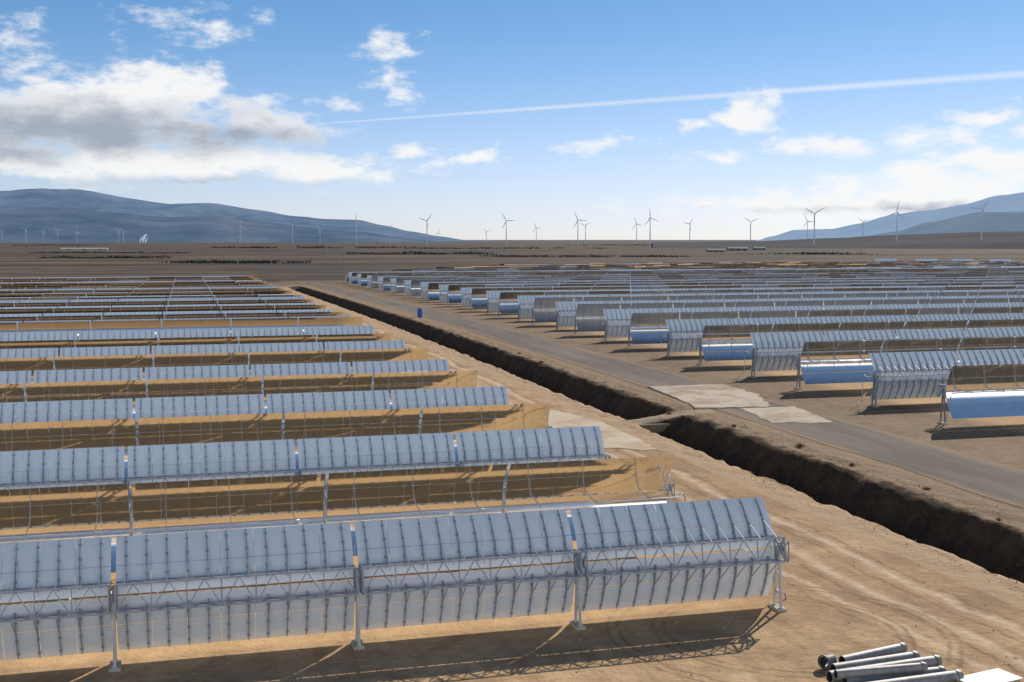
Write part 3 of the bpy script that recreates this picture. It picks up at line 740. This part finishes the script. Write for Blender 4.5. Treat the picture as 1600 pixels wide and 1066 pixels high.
# ragged edges: warp the look-up before measuring the clouds
wn = nd(nt, 'ShaderNodeTexNoise'); wn.inputs['Scale'].default_value = .55; wn.inputs['Detail'].default_value = 2
nt.links.new(PV, wn.inputs['Vector'])
w1 = nd(nt, 'ShaderNodeVectorMath', operation='SUBTRACT'); nt.links.new(wn.outputs['Color'], w1.inputs[0]); w1.inputs[1].default_value = (.5, .5, .5)
w2 = nd(nt, 'ShaderNodeVectorMath', operation='MULTIPLY_ADD'); nt.links.new(w1.outputs[0], w2.inputs[0]); w2.inputs[1].default_value = (1.9, .9, 0); nt.links.new(PV, w2.inputs[2])
def blobs(lst):
    mask = None
    for px, py, hw_, hh_, wt in lst:
        u0, v0 = uv(px, py); k = 57.3 / F; ku, kv = 1/(hw_*k), 1/(hh_*k)
        s2 = nd(nt, 'ShaderNodeVectorMath', operation='MULTIPLY_ADD'); nt.links.new(w2.outputs[0], s2.inputs[0]); s2.inputs[1].default_value = (ku, kv, 0); s2.inputs[2].default_value = (-u0*ku, -v0*kv, 0)
        s3 = nd(nt, 'ShaderNodeVectorMath', operation='LENGTH'); nt.links.new(s2.outputs[0], s3.inputs[0])
        n = nd(nt, 'ShaderNodeMath', operation='MULTIPLY_ADD'); nt.links.new(s3.outputs['Value'], n.inputs[0]); n.inputs[1].default_value = -wt; n.inputs[2].default_value = wt - (1 - wt) * .35
        e = n.outputs[0]
        mask = e if mask is None else math_(nt, 'MAXIMUM', mask, e)
    return mask
mask = math_(nt, 'MAXIMUM', blobs(BL), -.61)
# added bright cloud band behind the viewpoint, fill light for the collector backs
bk = math_(nt, 'MULTIPLY', maprange(nt, math_(nt, 'ABSOLUTE', U), 75, 110, 0, 1, True), maprange(nt, V, 11, 27, 1, 0, True))
mask = math_(nt, 'MAXIMUM', mask, maprange(nt, bk, 0, 1, -.61, .5))
nz = noise_(nt, PV, .66, 10, .63, (.70, 1.55, 1))
nzc = math_(nt, 'SUBTRACT', nz, .5)
D1 = math_(nt, 'ADD', mask, math_(nt, 'MULTIPLY', nzc, 2.3))
alpha = maprange(nt, D1, -.06, .60, 0, .95, True)
alpha = math_(nt, 'MULTIPLY', alpha, maprange(nt, V, .0, 1.2, 0, 1, True))
# grey undersides of the western bank
GR = blobs([(110,202,320,42,1.0),(370,210,140,24,.9),(-20,235,180,20,.75),(300,285,260,9,.6),(1420,326,260,8,.5)])
shade = maprange(nt, math_(nt, 'ADD', GR, math_(nt, 'MULTIPLY', nzc, 1.8)), -.45, .9, 1, 0, True)
ccol = mixc(nt, shade, (3.1, 3.5, 4.15), (7.9, 7.9, 7.85))
ccol = mixc(nt, bk, ccol, (14.0, 13.8, 13.4))  # extra-bright white for the added fill band
# the air: soften the glare round the sun, deepen the blue above
sk2 = nd(nt, 'ShaderNodeVectorMath', operation='MULTIPLY_ADD'); nt.links.new(sky.outputs[0], sk2.inputs[0]); sk2.inputs[1].default_value = (.062, .055, .040); sk2.inputs[2].default_value = (1, 1, 1)
sk3 = nd(nt, 'ShaderNodeVectorMath', operation='DIVIDE'); nt.links.new(sky.outputs[0], sk3.inputs[0]); nt.links.new(sk2.outputs[0], sk3.inputs[1])
t1 = mixc(nt, maprange(nt, V, 0, 12, 0, 1, True), (1.0, 1.04, 1.24), (.46, .75, .99))
t1 = mixc(nt, maprange(nt, V, 14, 26, 0, 1, True), t1, (1.02, 1.12, 1.14))
t1 = mixc(nt, maprange(nt, V, 46, 66, 0, 1, True), t1, (.42, .42, .42))
mu = nd(nt, 'ShaderNodeMix', data_type='RGBA', blend_type='MULTIPLY'); mu.inputs[0].default_value = 1
nt.links.new(sk3.outputs[0], mu.inputs[6]); nt.links.new(t1, mu.inputs[7])
fin = mixc(nt, alpha, mu.outputs[2], ccol)
nt.links.new(fin, bg.inputs[0]); bg.inputs[1].default_value = .12

L = bpy.data.lights.new('sun', 'SUN'); L.energy = 5.0; L.angle = R(.53); L.color = (1.0, .92, .80)
so = bpy.data.objects.new('sun', L); col.objects.link(so); so.rotation_euler = (R(90 - SUN_EL), 0, R(180 - SUN_AZ))

cam = bpy.data.cameras.new('camera'); cam.sensor_width = 36; cam.lens = 36 * F / 1600; cam.clip_start = 1; cam.clip_end = 250000
co = bpy.data.objects.new('camera', cam); col.objects.link(co); co.location = (0, 0, H); co.rotation_euler = (R(90) - PIT, 0, -YAW)
sc.camera = co
sc.view_settings.view_transform = 'Standard'; sc.view_settings.look = 'None'; sc.view_settings.exposure = 0
